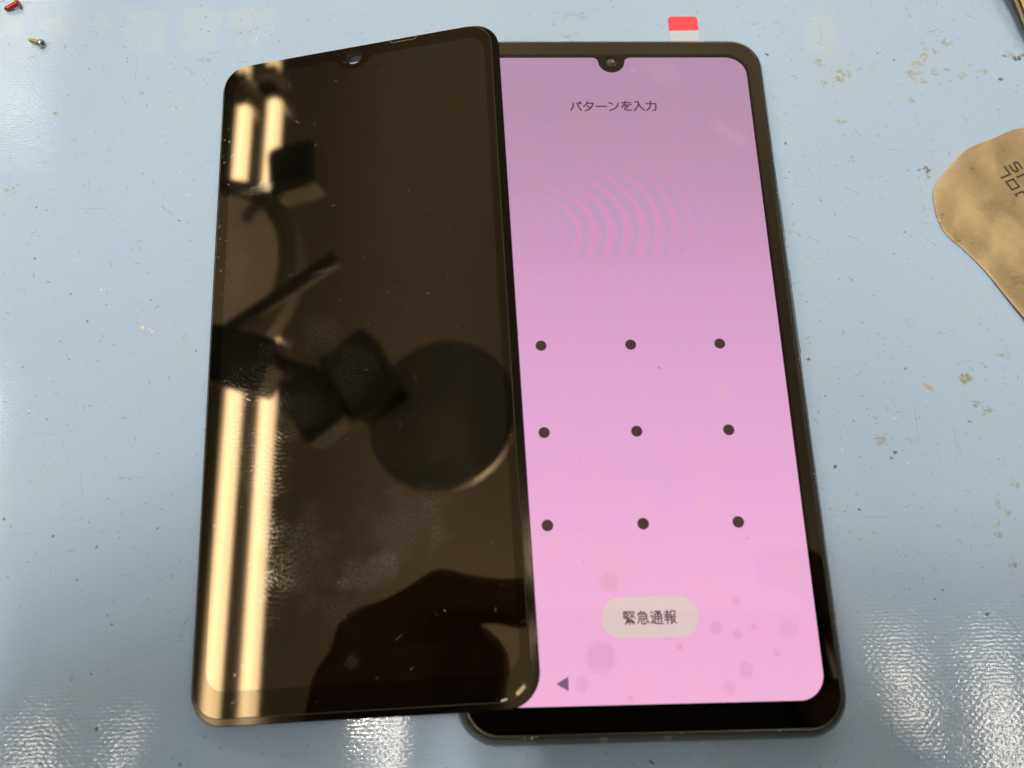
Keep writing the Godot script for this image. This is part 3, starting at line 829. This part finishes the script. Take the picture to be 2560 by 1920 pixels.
# ---------------------------------------------------------------- the loose front panel
func front_panel() -> void:
	var t := thing("front_panel", "black glass phone front panel propped on the lit phone", "glass panel", Vector3(-56.002, 6.78, -1.645))
	t.basis = Basis(Vector3(0.9876557, 0.1525264, -0.0356633), Vector3(-0.1524929, 0.9882977, 0.0036750), Vector3(0.0358065, 0.0018088, 0.9993571))
	skew = 0.048
	var c := Vector2(-1.05, -70.5)
	var hole := 1.9
	var y := 0.42
	var g := faces_of_front(-32.2, -73.35, 31.05, 72.3, 5.5, -29.9, -70.2, 29.45, 67.6, 4.0, y, 5.0, c, 3.2, hole)
	obj("glass_border", g[0], M.border, t)
	planar(-33, -74, 33, 74)
	obj("display_area", finish(Vector3.UP), M.view, t)
	begin()
	var a := at_y(rounded(-32.2, -73.35, 31.05, 72.3, 5.5, 12), y)
	var b := at_y(rounded(-32.34, -73.5, 31.2, 72.45, 5.6, 12), y - 0.14)
	var d := at_y(rounded(-32.34, -73.5, 31.2, 72.45, 5.6, 12), 0.0)
	skin_between(a, b)
	skin_between(b, d)
	obj("glass_edge", finish(Vector3.UP), M.edge, t)
	begin()
	var e := at_y(rounded(-32.62, -73.65, 32.62, 73.62, 6.3, 12), 0.0)
	var f := at_y(rounded(-32.76, -73.76, 32.76, 73.76, 6.4, 12), -0.14)
	skin_between(d, e)
	skin_between(e, f)
	obj("rim", finish(Vector3.UP), M.lip, t)
	begin()
	var k := at_y(rounded(-32.76, -73.76, 32.76, 73.76, 6.4, 12), -1.35)
	var m := at_y(rounded(-32.5, -73.5, 32.5, 73.5, 6.2, 12), -1.6)
	skin_between(f, k)
	skin_between(k, m)
	for i in m.size():
		var p := m[i]
		var q := m[(i + 1) % m.size()]
		var hp := c + (Vector2(p.x, p.z) - c).normalized() * hole
		var hq := c + (Vector2(q.x, q.z) - c).normalized() * hole
		quad(p, q, Vector3(hq.x, -1.6, hq.y), Vector3(hp.x, -1.6, hp.y))
	obj("back_plate", finish(Vector3.DOWN), M.black_plastic, t)
	begin()
	lathe([[hole, y], [hole + 0.02, 0.1], [hole + 0.02, -1.6]], Transform3D(Basis(), Vector3(c.x, 0, c.y)), 40)
	obj("camera_hole", finish(), M.edge, t)
	# earpiece recess at the top edge: a trapezoid outline
	begin()
	var o := [Vector2(7.3, -73.5), Vector2(8.0, -72.55), Vector2(13.4, -72.55), Vector2(14.2, -73.5)]
	for i in 3:
		var u: Vector2 = (o[i + 1] - o[i]).normalized()
		var nrm := Vector2(-u.y, u.x) * 0.07
		box(Vector3((o[i].x + o[i + 1].x) / 2, y + 0.02, (o[i].y + o[i + 1].y) / 2), Vector3(o[i].distance_to(o[i + 1]) + 0.1, 0.1, 0.2), Basis(Vector3.UP, -u.angle()), 0.02)
	obj("earpiece_recess", finish(), M.edge, t)
	begin()
	box(Vector3(29.3, y + 0.06, 70.55), Vector3(2.1, 0.2, 0.75), Basis(Vector3.UP, 0.72), 0.08)
	box(Vector3(26.2, y + 0.04, 72.0), Vector3(1.2, 0.12, 0.35), Basis(Vector3.UP, 0.25), 0.05)
	obj("chipped_edge", finish(), mat(lin(0.66, 0.55, 0.34), 0.35), t)
	skew = 0.0

# ---------------------------------------------------------------- small things on the mat
func slab(outline: PackedVector2Array, y0: float, y1: float) -> void:
	var idx := Geometry2D.triangulate_polygon(outline)
	for i in range(0, idx.size(), 3):
		var a := outline[idx[i]]
		var b := outline[idx[i + 1]]
		var c := outline[idx[i + 2]]
		tri(Vector3(a.x, y1, a.y), Vector3(b.x, y1, b.y), Vector3(c.x, y1, c.y))
		tri(Vector3(a.x, y0, a.y), Vector3(c.x, y0, c.y), Vector3(b.x, y0, b.y))
	skin_between(at_y(outline, y0), at_y(outline, y1))

func slab_mesh(outline: PackedVector2Array, y0: float, y1: float) -> ArrayMesh:   # sides turned the way the caps are
	begin()
	var idx := Geometry2D.triangulate_polygon(outline)
	var cap := Vector3.ZERO
	for i in range(0, idx.size(), 3):
		var a := outline[idx[i]]
		var b := outline[idx[i + 1]]
		var c := outline[idx[i + 2]]
		var f := (b - a).cross(c - a)
		if f > 0:
			var s := b
			b = c
			c = s
		tri(Vector3(a.x, y1, a.y), Vector3(b.x, y1, b.y), Vector3(c.x, y1, c.y))
		tri(Vector3(a.x, y0, a.y), Vector3(c.x, y0, c.y), Vector3(b.x, y0, b.y))
	var o := outline.duplicate()
	if not Geometry2D.is_polygon_clockwise(o):
		o.reverse()
	skin_between(at_y(o, y0), at_y(o, y1))
	planar(60, -70, 130, 20)
	return finish()

func pull_tab() -> void:
	var t := thing("pull_tab", "red-ended clear pull tab sticking out under the far end of the lit phone", "tab", Vector3(20.1, 0, -87.3))
	var p := PackedVector2Array()
	for i in 5:
		var a := PI + PI / 2 * i / 4.0
		p.append(Vector2(-3.7 + 0.9 + 0.9 * cos(a), -2.1 + 0.9 + 0.9 * sin(a)))
	for i in 5:
		var a := -PI / 2 + PI / 2 * i / 4.0
		p.append(Vector2(3.6 - 0.9 + 0.9 * cos(a), -2.15 + 0.9 + 0.9 * sin(a)))
	p.append(Vector2(3.66, 1.95))
	p.append(Vector2(-3.66, 2.15))
	obj("red_end", slab_mesh(p, 0.03, 0.16), M.red, t)
	obj("clear_strip", slab_mesh(PackedVector2Array([Vector2(-3.66, 2.16), Vector2(3.66, 1.96), Vector2(3.7, 11.5), Vector2(-3.62, 11.5)]), 0.03, 0.13), M.clear_film, t)

func smooth_outline(pts: Array, per := 6) -> PackedVector2Array:
	var o := PackedVector2Array()
	for i in pts.size() - 1:
		var p0: Array = pts[maxi(i - 1, 0)]
		var p1: Array = pts[i]
		var p2: Array = pts[i + 1]
		var p3: Array = pts[mini(i + 2, pts.size() - 1)]
		for k in per:
			o.append(Vector2(p1[0], p1[1]).cubic_interpolate(Vector2(p2[0], p2[1]), Vector2(p0[0], p0[1]), Vector2(p3[0], p3[1]), k / float(per)))
	return o

const TOOL := [[109.0, -58.2], [99.11, -56.64], [96.12, -55.83], [91.63, -53.83], [87.21, -52.03], [84.32, -50.56], [80.48, -46.98], [76.22, -42.48], [74.78, -39.94], [74.24, -38.03], [74.13, -35.52], [74.4, -31.46], [75.85, -27.9], [79.5, -23.61], [82.95, -18.61], [85.73, -13.27], [88.79, -7.55], [97.72, 8.4], [106.0, 20.0], [118.0, 24.0]]

# Height of the slightly cupped sheet over the mat.
func tool_height(p: Vector2) -> float:
	var along := (p - Vector2(76, -38)).dot(Vector2(0.62, 0.78))
	var h := 0.12 + 0.0011 * maxf(0.0, along - 8.0) ** 2 * 1.1
	return h + 0.35 * exp(-p.distance_squared_to(Vector2(84, -38)) / 60.0)

func brass_tool() -> void:
	var t := thing("pry_sheet", "thin brass-coloured pry tool with dark lettering at the right edge", "tool", Vector3(98, 0, -30))
	var o := smooth_outline(TOOL, 5)
	o.append(Vector2(128, 10))
	o.append(Vector2(130, -40))
	# inset rings give the sheet its turned-down edge and let it bend
	begin()
	var grid := {}
	var rings := [o]
	for d in [0.35, 1.2, 4.0, 9.0, 15.0]:
		var c := Vector2(104, -24)
		var r := PackedVector2Array()
		for q in o:
			r.append(q.move_toward(c, d if d < 5.0 else q.distance_to(c) * d / 22.0))
		rings.append(r)
	var lift := func(q: Vector2, k: int) -> Vector3: return Vector3(q.x - 98, tool_height(q) + 0.3 - (0.05 if k == 0 else 0.0), q.y + 30)
	for k in rings.size() - 1:
		for i in o.size():
			var j := (i + 1) % o.size()
			quad(lift.call(rings[k][i], k), lift.call(rings[k][j], k), lift.call(rings[k + 1][j], k + 1), lift.call(rings[k + 1][i], k + 1))
	var mid: Vector3 = lift.call(Vector2(104, -24), 9)
	for i in o.size():
		tri(mid, lift.call(rings[-1][i], 5), lift.call(rings[-1][(i + 1) % o.size()], 5))
	planar(-40, -45, 40, 60)
	obj("blade", finish(Vector3.UP, 60.0), M.brass, t)
	begin()
	for i in o.size():
		var j := (i + 1) % o.size()
		var a: Vector3 = lift.call(o[i], 0)
		var b: Vector3 = lift.call(o[j], 0)
		quad(a, b, b - Vector3(0, 0.2, 0), a - Vector3(0, 0.2, 0))
	obj("blade_edge", finish(Vector3(-1, 0, 0)), M.steel, t)
	var strokes := [
		[[92.65, -45.76], [93.53, -43.78], [91.31, -42.82]],
		[[92.15, -41.73], [94.0, -42.49], [94.99, -40.43], [93.13, -39.63], [92.15, -41.73]],
		[[93.69, -38.35], [95.55, -39.2], [96.52, -37.11], [94.62, -36.27], [93.69, -38.35]],
		[[93.87, -46.11], [94.4, -44.86], [94.96, -44.5], [95.45, -44.62], [95.62, -45.1], [95.11, -46.52], [95.2, -46.85], [95.57, -46.99], [96.09, -46.83], [96.69, -45.42]],
		[[95.06, -43.0], [96.52, -43.61], [97.13, -43.86]]]
	for s in strokes:
		begin()
		for i in s.size() - 1:
			var a := Vector2(s[i][0], s[i][1])
			var b := Vector2(s[i + 1][0], s[i + 1][1])
			var u := (b - a).normalized() * 0.24
			var n := Vector2(-u.y, u.x)
			var q := []
			for p in [a - u + n, b + u + n, b + u - n, a - u - n]:
				q.append(Vector3(p.x - 98, tool_height(p) + 0.325, p.y + 30))
			quad(q[0], q[1], q[2], q[3])
		obj("letter", finish(Vector3.UP), M.ink, t)

func brass_handle() -> void:
	var t := thing("brass_handle", "rounded brass-coloured tool handle in the far right corner", "tool", Vector3(106, 0, -90))
	# a hollow handle of bent sheet: its rolled edge runs along the corner of the picture
	var spine := [Vector3(-9.5, 6.2, -20.0), Vector3(-6.0, 5.6, -8.0), Vector3(-3.9, 5.0, -1.0), Vector3(-2.2, 4.2, 7.0), Vector3(0.4, 3.4, 13.0), Vector3(5.0, 2.8, 17.5), Vector3(12.0, 2.5, 19.5)]
	var rings := []
	var pts := []
	for i in spine.size() - 1:
		for k in 6:
			pts.append(spine[i].cubic_interpolate(spine[i + 1], spine[maxi(i - 1, 0)], spine[mini(i + 2, spine.size() - 1)], k / 6.0))
	for i in pts.size():
		var u: Vector3 = (pts[mini(i + 1, pts.size() - 1)] - pts[maxi(i - 1, 0)]).normalized()
		var side := u.cross(Vector3.UP).normalized()
		if side.x < 0:
			side = -side
		var r := PackedVector3Array()
		for q in [[0.0, -0.9], [-0.15, -0.3], [0.1, 0.5], [0.7, 1.0], [1.7, 1.15], [3.4, 0.7], [6.0, -0.2], [9.0, -0.9], [9.0, -1.4], [5.5, -1.0], [2.0, -0.2], [0.8, -0.5]]:
			r.append(pts[i] + side * q[0] + Vector3.UP * q[1])
		rings.append(r)
	begin()
	for i in rings.size() - 1:
		skin_between(rings[i], rings[i + 1])
	obj("shell", finish(Vector3.ZERO, 60.0), mat(lin(0.62, 0.44, 0.22), 0.22, 0.95), t)
	begin()
	box(Vector3(14, 1.3, -12), Vector3(20, 2.4, 26), Basis(Vector3.UP, 0.2), 0.8)
	obj("blade", finish(), M.steel, t)

func screws() -> void:
	for s in [["red anodised machine screw lying at the far left corner of the mat", Vector3(-145.4, 0.0, -91.1), Vector3(-142.4, 0.0, -92.4), 0.62, 1.2, M.red_metal, M.red_metal, 0.55],
		["tiny gold pan-head screw with cross recess lying on the mat", Vector3(-138.4, 0.0, -82.3), Vector3(-135.3, 0.0, -80.9), 0.48, 1.02, M.gold_metal, M.nickel, 0.8]]:
		var from: Vector3 = s[1]
		var to: Vector3 = s[2]
		var dir := (to - from).normalized()
		var t := thing("screw", s[0], "screw", Vector3((from.x + to.x) / 2, 0, (from.z + to.z) / 2), "loose screws on the mat")
		# it lies on its head's rim and its tip
		var head_r: float = s[4]
		var shaft_r: float = s[3]
		var l := from.distance_to(to)
		var tilt := asin((head_r - shaft_r) / l)
		var y := (dir * cos(tilt) + Vector3.UP * sin(tilt)).normalized()
		var x := y.cross(Vector3.UP).normalized()
		var base := Transform3D(Basis(x, y, x.cross(y)), from - t.position / MM + Vector3(0, shaft_r, 0))
		begin()
		var prof := [[0.001, -0.1], [shaft_r * 0.55, 0.0], [shaft_r * 0.8, 0.35]]
		var h := 0.5
		while h < l - 0.3:
			prof.append_array([[shaft_r * 0.86, h], [shaft_r, h + 0.08], [shaft_r * 0.86, h + 0.17]])
			h += 0.2
		prof.append([shaft_r, l])
		lathe(prof, base, 18)
		obj("shank", finish(Vector3.ZERO, 25.0), s[5], t)
		begin()
		var hh: float = s[7]
		lathe([[shaft_r, l - 0.02], [head_r * 0.94, l], [head_r, l + 0.1], [head_r, l + hh * 0.55], [head_r * 0.86, l + hh * 0.9], [head_r * 0.6, l + hh], [head_r * 0.42, l + hh * 0.99], [head_r * 0.36, l + hh * 0.5], [0.001, l + hh * 0.45]], base, 26)
		var head := obj("head", finish(Vector3.ZERO, 30.0), s[6], t)
		begin()
		for a in 2:
			box(base * Vector3(0, l + hh * 0.985, 0), Vector3(head_r * 1.25, 0.05, head_r * 0.26), base.basis * Basis(Vector3.UP, a * PI / 2 + 0.4), 0.01)
		obj("cross_recess", finish(), M.gasket, head)

# ---------------------------------------------------------------- bench lamps, outside the picture, mirrored in the black panel
func magnifier_lamp() -> void:
	var t := thing("magnifier_lamp", "round magnifier lamp on a jointed arm, mirrored dimly in the black panel", "lamp", Vector3(-640, 0, -520))
	var at := func(x: float, y: float, z: float) -> Vector3: return Vector3(x + 640, y, z + 520)
	begin()
	lathe([[0.001, 0.0], [70, 0.0], [72, 8], [60, 22], [18, 30], [14, 44], [0.001, 44]])
	obj("base", finish(), M.black_plastic, t)
	begin()
	tube(Vector3(0, 40, 0), Vector3(0, 650, 0), 9.0)
	obj("post", finish(), M.steel, t)
	begin()
	tube(Vector3(0, 640, 0), at.call(-590, 660, -372), 8.0)
	obj("arm", finish(), M.steel, t)
	begin()
	box(at.call(-446, 636, -482), Vector3(58, 44, 62), Basis(Vector3.UP, 0.1), 8.0)
	obj("joint", finish(), M.grey_plastic, t)
	begin()
	tube(at.call(-450, 636, -470), at.call(-500, 634, -420), 7.0)
	obj("neck", finish(), M.steel, t)
	begin()
	lathe([[100, -4], [112, -6], [120, 0], [120, 18], [110, 30], [100, 28], [100, -4]], Transform3D(Basis(Vector3.FORWARD, 0.06), at.call(-548, 622, -362)), 48)
	obj("head_ring", finish(), M.opal, t)
	begin()
	lathe([[0.001, 2], [101, 4]], Transform3D(Basis(Vector3.FORWARD, 0.06), at.call(-548, 622, -362)), 48)
	tube(at.call(-590, 662, -372), at.call(-580, 640, -366), 7.0)
	obj("lens_cover", finish(Vector3.DOWN), M.opal, t)

func spot_lamp() -> void:
	var t := thing("spot_lamp", "dark round task lamp with two clamp blocks, mirrored in the black panel", "lamp", Vector3(-660, 0, -230))
	var at := func(x: float, y: float, z: float) -> Vector3: return Vector3(x + 660, y, z + 230)
	begin()
	lathe([[0.001, 0.0], [62, 0.0], [64, 8], [52, 20], [16, 28], [13, 40], [0.001, 40]])
	obj("base", finish(), M.black_plastic, t)
	begin()
	tube(Vector3(0, 36, 0), Vector3(0, 610, 0), 9.0)
	obj("post", finish(), M.steel, t)
	begin()
	tube(Vector3(0, 600, 0), at.call(-507, 600, -276), 8.0)
	tube(at.call(-510, 600, -275), at.call(-372, 598, -346), 8.0)
	obj("arm", finish(), M.grey_plastic, t)
	begin()
	box(at.call(-322, 566, -200), Vector3(54, 40, 76), Basis(Vector3.UP, 0.55), 7.0)
	obj("clamp_block", finish(), M.grey_plastic, t)
	begin()
	box(at.call(-462, 572, -236), Vector3(92, 40, 56), Basis(Vector3.UP, -0.35), 7.0)
	obj("clamp_block", finish(), M.grey_plastic, t)
	begin()
	tube(at.call(-440, 584, -240), at.call(-340, 584, -196), 8.0)
	tube(at.call(-340, 586, -196), at.call(-275, 640, -176), 7.0)
	obj("bracket", finish(), M.steel, t)
	begin()
	box(at.call(-368, 562, -176), Vector3(46, 38, 68), Basis(Vector3.UP, 0.6), 7.0)
	obj("clamp_block", finish(), M.grey_plastic, t)
	begin()
	lathe([[0.001, 44], [30, 42], [58, 30], [72, 10], [74, -2], [70, -6], [66, -5]], Transform3D(Basis(), at.call(-262, 610, -170)), 44)
	obj("shade", finish(Vector3.UP, 50.0), M.smoke, t)
	begin()
	lathe([[0.001, -6], [66, -5]], Transform3D(Basis(), at.call(-262, 610, -170)), 40)
	obj("front_disc", finish(Vector3.DOWN), M.smoke, t)

# ---------------------------------------------------------------- the person holding the camera phone
# Distance field of tapered bones, meshed as surface nets. Bones are [ax, ay, az, bx, by, bz, ra, rb].
func flesh(bones: Array, cell: float, blend: float, grow := 0.0) -> ArrayMesh:
	var lo := Vector3(1e9, 1e9, 1e9)
	var hi := -lo
	for b in bones:
		for k in 2:
			var r: float = b[6 + k] + grow + cell * 2.5
			var p := Vector3(b[k * 3], b[k * 3 + 1], b[k * 3 + 2])
			lo = lo.min(p - Vector3(r, r, r))
			hi = hi.max(p + Vector3(r, r, r))
	var n := Vector3i(((hi - lo) / cell).ceil()) + Vector3i(2, 2, 2)
	var f := PackedFloat32Array()
	f.resize(n.x * n.y * n.z)
	f.fill(1e6)
	for b in bones:
		var a := Vector3(b[0], b[1], b[2])
		var d := Vector3(b[3], b[4], b[5]) - a
		var dd := maxf(d.length_squared(), 1e-6)
		var reach := maxf(b[6], b[7]) + grow + blend + cell * 2.0
		var l := Vector3i(((a.min(a + d) - Vector3(reach, reach, reach) - lo) / cell).floor()).clamp(Vector3i.ZERO, n - Vector3i.ONE)
		var h := Vector3i(((a.max(a + d) + Vector3(reach, reach, reach) - lo) / cell).ceil()).clamp(Vector3i.ZERO, n - Vector3i.ONE)
		for z in range(l.z, h.z + 1):
			for y in range(l.y, h.y + 1):
				for x in range(l.x, h.x + 1):
					var p := lo + Vector3(x, y, z) * cell - a
					var t := clampf(p.dot(d) / dd, 0.0, 1.0)
					var v: float = (p - d * t).length() - lerpf(b[6], b[7], t) - grow
					var i := (z * n.y + y) * n.x + x
					var o := f[i]
					var k := maxf(blend - absf(v - o), 0.0) / blend
					f[i] = minf(v, o) - k * k * blend * 0.25
	var st := SurfaceTool.new()
	st.begin(Mesh.PRIMITIVE_TRIANGLES)
	st.set_smooth_group(0)
	var index := {}
	var count := 0
	var sx := 1
	var sy := n.x
	var sz := n.x * n.y
	var corner := [0, sx, sy, sx + sy, sz, sx + sz, sy + sz, sx + sy + sz]
	var edges := [[0, 1], [2, 3], [4, 5], [6, 7], [0, 2], [1, 3], [4, 6], [5, 7], [0, 4], [1, 5], [2, 6], [3, 7]]
	for z in n.z - 1:
		for y in n.y - 1:
			for x in n.x - 1:
				var i := (z * n.y + y) * n.x + x
				if f[i] > cell * 3.0:
					continue
				var inside := 0
				for c in 8:
					if f[i + corner[c]] < 0.0:
						inside += 1
				if inside == 0 or inside == 8:
					continue
				var s := Vector3.ZERO
				var m := 0
				for e in edges:
					var a := f[i + corner[e[0]]]
					var b := f[i + corner[e[1]]]
					if (a < 0.0) != (b < 0.0):
						var t := a / (a - b)
						var pa := Vector3(e[0] & 1, (e[0] >> 1) & 1, e[0] >> 2)
						var pb := Vector3(e[1] & 1, (e[1] >> 1) & 1, e[1] >> 2)
						s += pa.lerp(pb, t)
						m += 1
				index[i] = count
				count += 1
				st.add_vertex((lo + (Vector3(x, y, z) + s / m) * cell) * MM)
	for i in index:
		for ax in [[sx, sy, sz], [sy, sz, sx], [sz, sx, sy]]:
			var a := f[i]
			var b := f[i + ax[0]]
			if (a < 0.0) == (b < 0.0):
				continue
			if not (index.has(i - ax[1]) and index.has(i - ax[2]) and index.has(i - ax[1] - ax[2])):
				continue
			var q := [index[i], index[i - ax[1]], index[i - ax[1] - ax[2]], index[i - ax[2]]]
			for k in ([0, 1, 2, 0, 2, 3] if a > 0.0 else [0, 2, 1, 0, 3, 2]):
				st.add_index(q[k])
	st.generate_normals()
	return st.commit()

func hand(side: float, wrist: Vector3) -> Array:   # one round each short end of the phone; side -1 = the end by the lens
	var o := []
	var b := func(p: Vector3, q: Vector3, r1: float, r2: float) -> void: o.append([p.x, p.y, p.z, q.x, q.y, q.z, r1, r2])
	var chain := func(p: Array, r: Array) -> void:
		for i in p.size() - 1:
			b.call(p[i], p[i + 1], r[i], r[i + 1])
	var k: Array
	var heel: Vector3
	if side < 0:
		k = [Vector3(-138, 190, 50), Vector3(-144, 184, 68), Vector3(-144, 178, 86), Vector3(-140, 172, 102)]
		heel = Vector3(-152, 184, 134)
		chain.call([heel, Vector3(-106, 200, 104), Vector3(-100, 204, 62)], [18.0, 19.0, 17.0])
		chain.call([k[0], Vector3(-108, 196, 34), Vector3(-74, 193, 39), Vector3(-46, 190, 36)], [10.5, 9.5, 8.5, 7.5])
		for i in [1, 2, 3]:   # the other three curl back into the palm
			var p: Vector3 = k[i]
			chain.call([p, Vector3(-104 - i * 3, p.y + 4, p.z - 10), Vector3(-92 - i * 2, p.y + 20, p.z - 6), Vector3(-112, p.y + 28, p.z)], [10.5, 9.5, 8.8, 8.0])
		chain.call([heel, Vector3(-106, 172, 132), Vector3(-70, 168, 122), Vector3(-46, 169, 114)], [15.0, 11.5, 9.5, 8.0])
	else:
		k = [Vector3(120, 196, 78), Vector3(124, 190, 92), Vector3(126, 184, 106), Vector3(126, 176, 118)]
		heel = Vector3(142, 190, 146)
		chain.call([k[0], Vector3(111, 201, 46), Vector3(98, 198, 27), Vector3(82, 194, 26)], [10.0, 9.5, 8.5, 7.5])
		for i in [1, 2, 3]:
			var p: Vector3 = k[i]
			chain.call([p, Vector3(112, p.y - 14, p.z - 14), Vector3(102, p.y - 17, p.z - 16), Vector3(88, p.y - 15, p.z - 14)], [10.0, 9.0, 8.5, 7.5])
		chain.call([heel, Vector3(118, 184, 140), Vector3(98, 184, 124), Vector3(80, 188, 112)], [15.0, 11.5, 9.5, 8.0])
	b.call(wrist, heel, 25.0, 24.0)
	for p in k:
		b.call(heel, p, 19.0, 12.0)
	return o

func person() -> void:
	var back := Vector3(-0.0319607, 0.9476840, 0.3176060)
	var right := Vector3(0.9994002, 0.0260630, 0.0228018)
	var up := Vector3(0.0133312, 0.3181443, -0.9479486)
	var lens := Vector3(-30.516, 178.854, 66.217)
	var t := thing("camera_phone", "dark phone held over the bench, mirrored black in the glass", "phone", lens)
	var turn := Basis(right, back, -up)
	begin()
	box(turn * Vector3(50, 8.0, 6), Vector3(164, 8, 74), turn, 2.5)
	obj("body", finish(), M.black_plastic, t)
	begin()
	lathe([[0.001, 3.4], [5.0, 3.4], [8.5, 3.0], [9.0, 4.2], [0.001, 4.2]], Transform3D(turn, turn * Vector3(20, 0, -14)), 28)
	obj("lens", finish(), M.lens, t)

	var p := thing("person", "person in dark clothes bending over the bench with both hands on a phone", "person", Vector3(30, -750, 480))
	var left_wrist := Vector3(-190, 190, 180)
	var right_wrist := Vector3(184, 192, 206)
	var trunk := [
		[30, -130, 500, 30, 60, 505, 140, 132], [30, 60, 505, 30, 240, 490, 132, 140], [-60, 260, 485, 120, 260, 485, 125, 125], [30, 330, 480, 30, 400, 455, 75, 58],
		[-130, 300, 480, 190, 300, 480, 74, 74]]
	var arms := [
		[-150, 300, 478, -270, 110, 400, 58, 46], [-270, 110, 400, left_wrist.x, left_wrist.y, left_wrist.z, 44, 27],
		[210, 300, 478, 330, 110, 400, 58, 46], [330, 110, 400, right_wrist.x, right_wrist.y, right_wrist.z, 44, 27]]
	var legs := [
		[-50, -140, 500, -60, -430, 500, 88, 62], [-60, -430, 500, -62, -720, 520, 58, 40], [-62, -725, 520, -66, -733, 420, 36, 30],
		[110, -140, 500, 120, -430, 500, 88, 62], [120, -430, 500, 122, -720, 520, 58, 40], [122, -725, 520, 126, -733, 420, 36, 30]]
	var head := [[30, 395, 455, 30, 450, 430, 50, 50], [30, 500, 415, 30, 560, 425, 76, 80], [30, 470, 385, 30, 520, 372, 46, 50], [30, 500, 322, 30, 520, 330, 9, 7], [-52, 505, 425, -52, 525, 425, 12, 14], [112, 505, 425, 112, 525, 425, 12, 14]]
	var all := []
	all.append_array(trunk)
	all.append_array(arms)
	all.append_array(legs)
	all.append_array(head)
	var put := func(o: Node3D) -> void: o.position = Vector3(-30, 750, -480) * MM
	var body := obj("body", flesh(all, 13.0, 30.0), M.skin, p)
	put.call(body)
	for s in [-1.0, 1.0]:
		var hd := obj("hand", flesh(hand(s, left_wrist if s < 0 else right_wrist), 3.6, 5.0), M.skin, p)
		put.call(hd)
	var sleeves := []
	sleeves.append_array(trunk.slice(0, 3))
	sleeves.append(trunk[4])
	sleeves.append_array(arms)
	var j := obj("jacket", flesh(sleeves, 14.0, 34.0, 9.0), M.jacket, p)
	put.call(j)
	var tr := obj("trousers", flesh(legs, 14.0, 26.0, 9.0), M.trousers, p)
	put.call(tr)
	var hr := obj("hair", flesh([[30, 530, 440, 30, 580, 430, 84, 82], [30, 480, 470, 30, 540, 470, 55, 62]], 12.0, 20.0), M.hair, p)
	put.call(hr)
